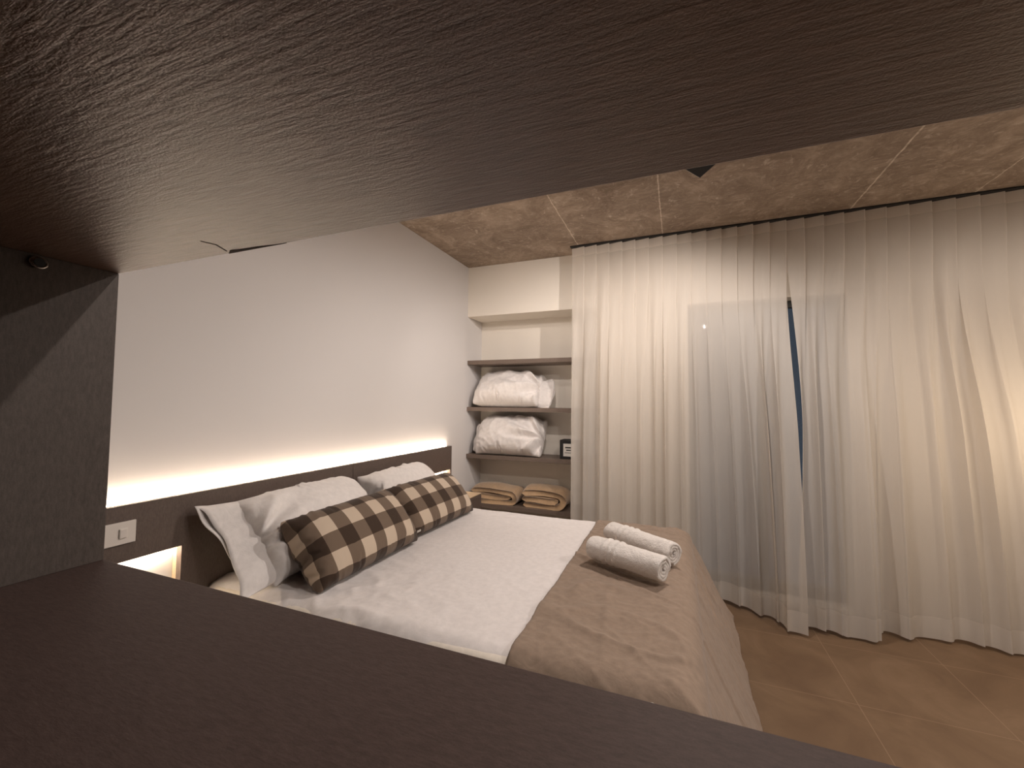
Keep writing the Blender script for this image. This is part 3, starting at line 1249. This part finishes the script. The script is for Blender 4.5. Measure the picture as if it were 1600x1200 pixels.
def sstep(a, b, x):
    t = max(0, min(1, (x - a) / (b - a)))
    return t * t * (3 - 2 * t)


def interp(pts, x):
    if x <= pts[0][0]:
        return pts[0][1]
    for (a, fa), (b, fb) in zip(pts, pts[1:]):
        if x <= b:
            return fa + (fb - fa) * (x - a) / (b - a)
    return pts[-1][1]


def curtain(name, x0, x1, n, ytop, ztop, zbot, xbot, ybot, seed, label, pleat_amp=.013, per=26, nv=120, mid=None):
    """knife-pleated voile. xbot/ybot: hem position against pleat number"""
    rnd = random.Random(seed)
    p = (x1 - x0) / n
    amp = [.55 + .75 * rnd.random() for _ in range(n + 4)]
    sh = [rnd.uniform(-.25, .25) for _ in range(n + 4)]
    cols = n * per
    vs, fs, uv = [], [], []
    for r in range(nv + 1):
        v = (r / nv)
        vv = v ** 1.0
        for c in range(cols + 1):
            s = c / per
            i = min(n - 1, int(s))
            t = s - i
            # knife pleat at the heading
            if t < .72:
                q = t / .72
                fx, fy = q * 1.05, lerp(1, -1, q)
            elif t < .78:
                q = (t - .72) / .06
                fx, fy = 1.05 + .02 * math.sin(q * math.pi), lerp(-1, -.6, q)
            else:
                q = (t - .78) / .22
                fx, fy = lerp(1.05, 1.0, q), lerp(-.6, 1, q)
            xt = x0 + (i + fx) * p
            yt = ytop + pleat_amp * fy
            # loose folds lower down
            a0 = lerp(amp[i], amp[i + 1], t)
            ph = lerp(sh[i], sh[i + 1], t)
            sw_ = math.sin(2 * math.pi * (s + ph + .12 * v))
            sw_ = math.copysign(abs(sw_) ** .75, sw_)
            lo = math.sin(2 * math.pi * s / 2.63 + seed) * .55 + math.sin(2 * math.pi * s / 4.1 + 2 * seed) * .6
            wmid = sstep(.02, .55, v)
            xb = interp(xbot, s)
            yb = interp(ybot, s)
            xl = lerp(x0 + s * p, xb, sstep(.0, 1.0, v) * .55 + .45 * v)
            yl = lerp(ytop, yb, sstep(.05, 1.0, v))
            A = .018 + .010 * math.sin(v * 2.5 + i)
            y = lerp(yt, yl + a0 * A * -sw_ + lo * .016 * sstep(.1, .8, v), wmid)
            x = lerp(xt, xl + .012 * math.cos(2 * math.pi * (s + ph)) , wmid)
            if mid:
                dx, dy = mid(s, v)
                x += dx
                y += dy
            cr = .004 * noise.noise(Vector((s * 1.4, v * 9, seed))) + .003 * ridge((s * 1.1 + v * 2, v * 6 + s * .6, seed), 2) * sstep(.3, .8, v) * .6
            y += cr
            z = lerp(ztop, zbot, v) + (.006 * math.sin(s * 2.2 + seed)) * v
            vs.append(W((x, y, z)))
            uv.append((s, v))
    for r in range(nv):
        for c in range(cols):
            q = r * (cols + 1) + c
            fs.append((q, q + cols + 1, q + cols + 2, q + 1))
    o = link(name, vs, fs, M['sheer'], None, True, uv)
    props(o, label, 'curtain', 'sheer curtains across the back wall')
    return o


YC = 3.2
nL = 15


def mid_left(s, v):
    # leading edge hangs forward as a flat strip
    k = sstep(nL - 1.4, nL - .9, s)
    return (0, -.02 * k * sstep(.1, .6, v))


curtain('curtain', -.771, .678, nL, YC, 1.236, -1.336,
        [(0, -.785), (4, -.40), (8, .02), (11, .36), (12.6, .55), (13.9, .585), (14.1, .592), (15, .690)],
        [(0, 3.22), (10, 3.24), (11.2, 3.22), (12.8, 3.08), (13.8, 3.03), (14.05, 2.98), (15, 2.985)], 3,
        'left sheer off-white curtain, its leading edge hanging forward in a flat strip', mid=mid_left)


def mid_right(s, v):
    k = max(0, 1 - s / 1.2)
    return (.055 * k * math.sin(math.pi * min(1, v * 1.12)) ** 1.2, 0)


curtain('curtain', .668, 2.60, 18, YC - .004, 1.234, -1.338,
        [(0, .665), (2.2, .90), (3.7, 1.075), (3.95, 1.085), (4.2, 1.09), (6, 1.40), (9, 1.83), (13, 2.2), (18, 2.60)],
        [(0, 3.06), (3.6, 3.03), (3.85, 3.02), (4.2, 3.17), (6, 3.2), (18, 3.2)], 5,
        'right sheer off-white curtain, running from the gap out past the right edge', mid=mid_right)

tr = MB().box(-.78, 2.62, YC - .02, YC + .02, ZC - .009, ZC - .001, .001).build('curtain_track', M['black_metal'])
props(tr, 'slim dark curtain track fixed to the concrete ceiling above the curtains', 'curtain track')
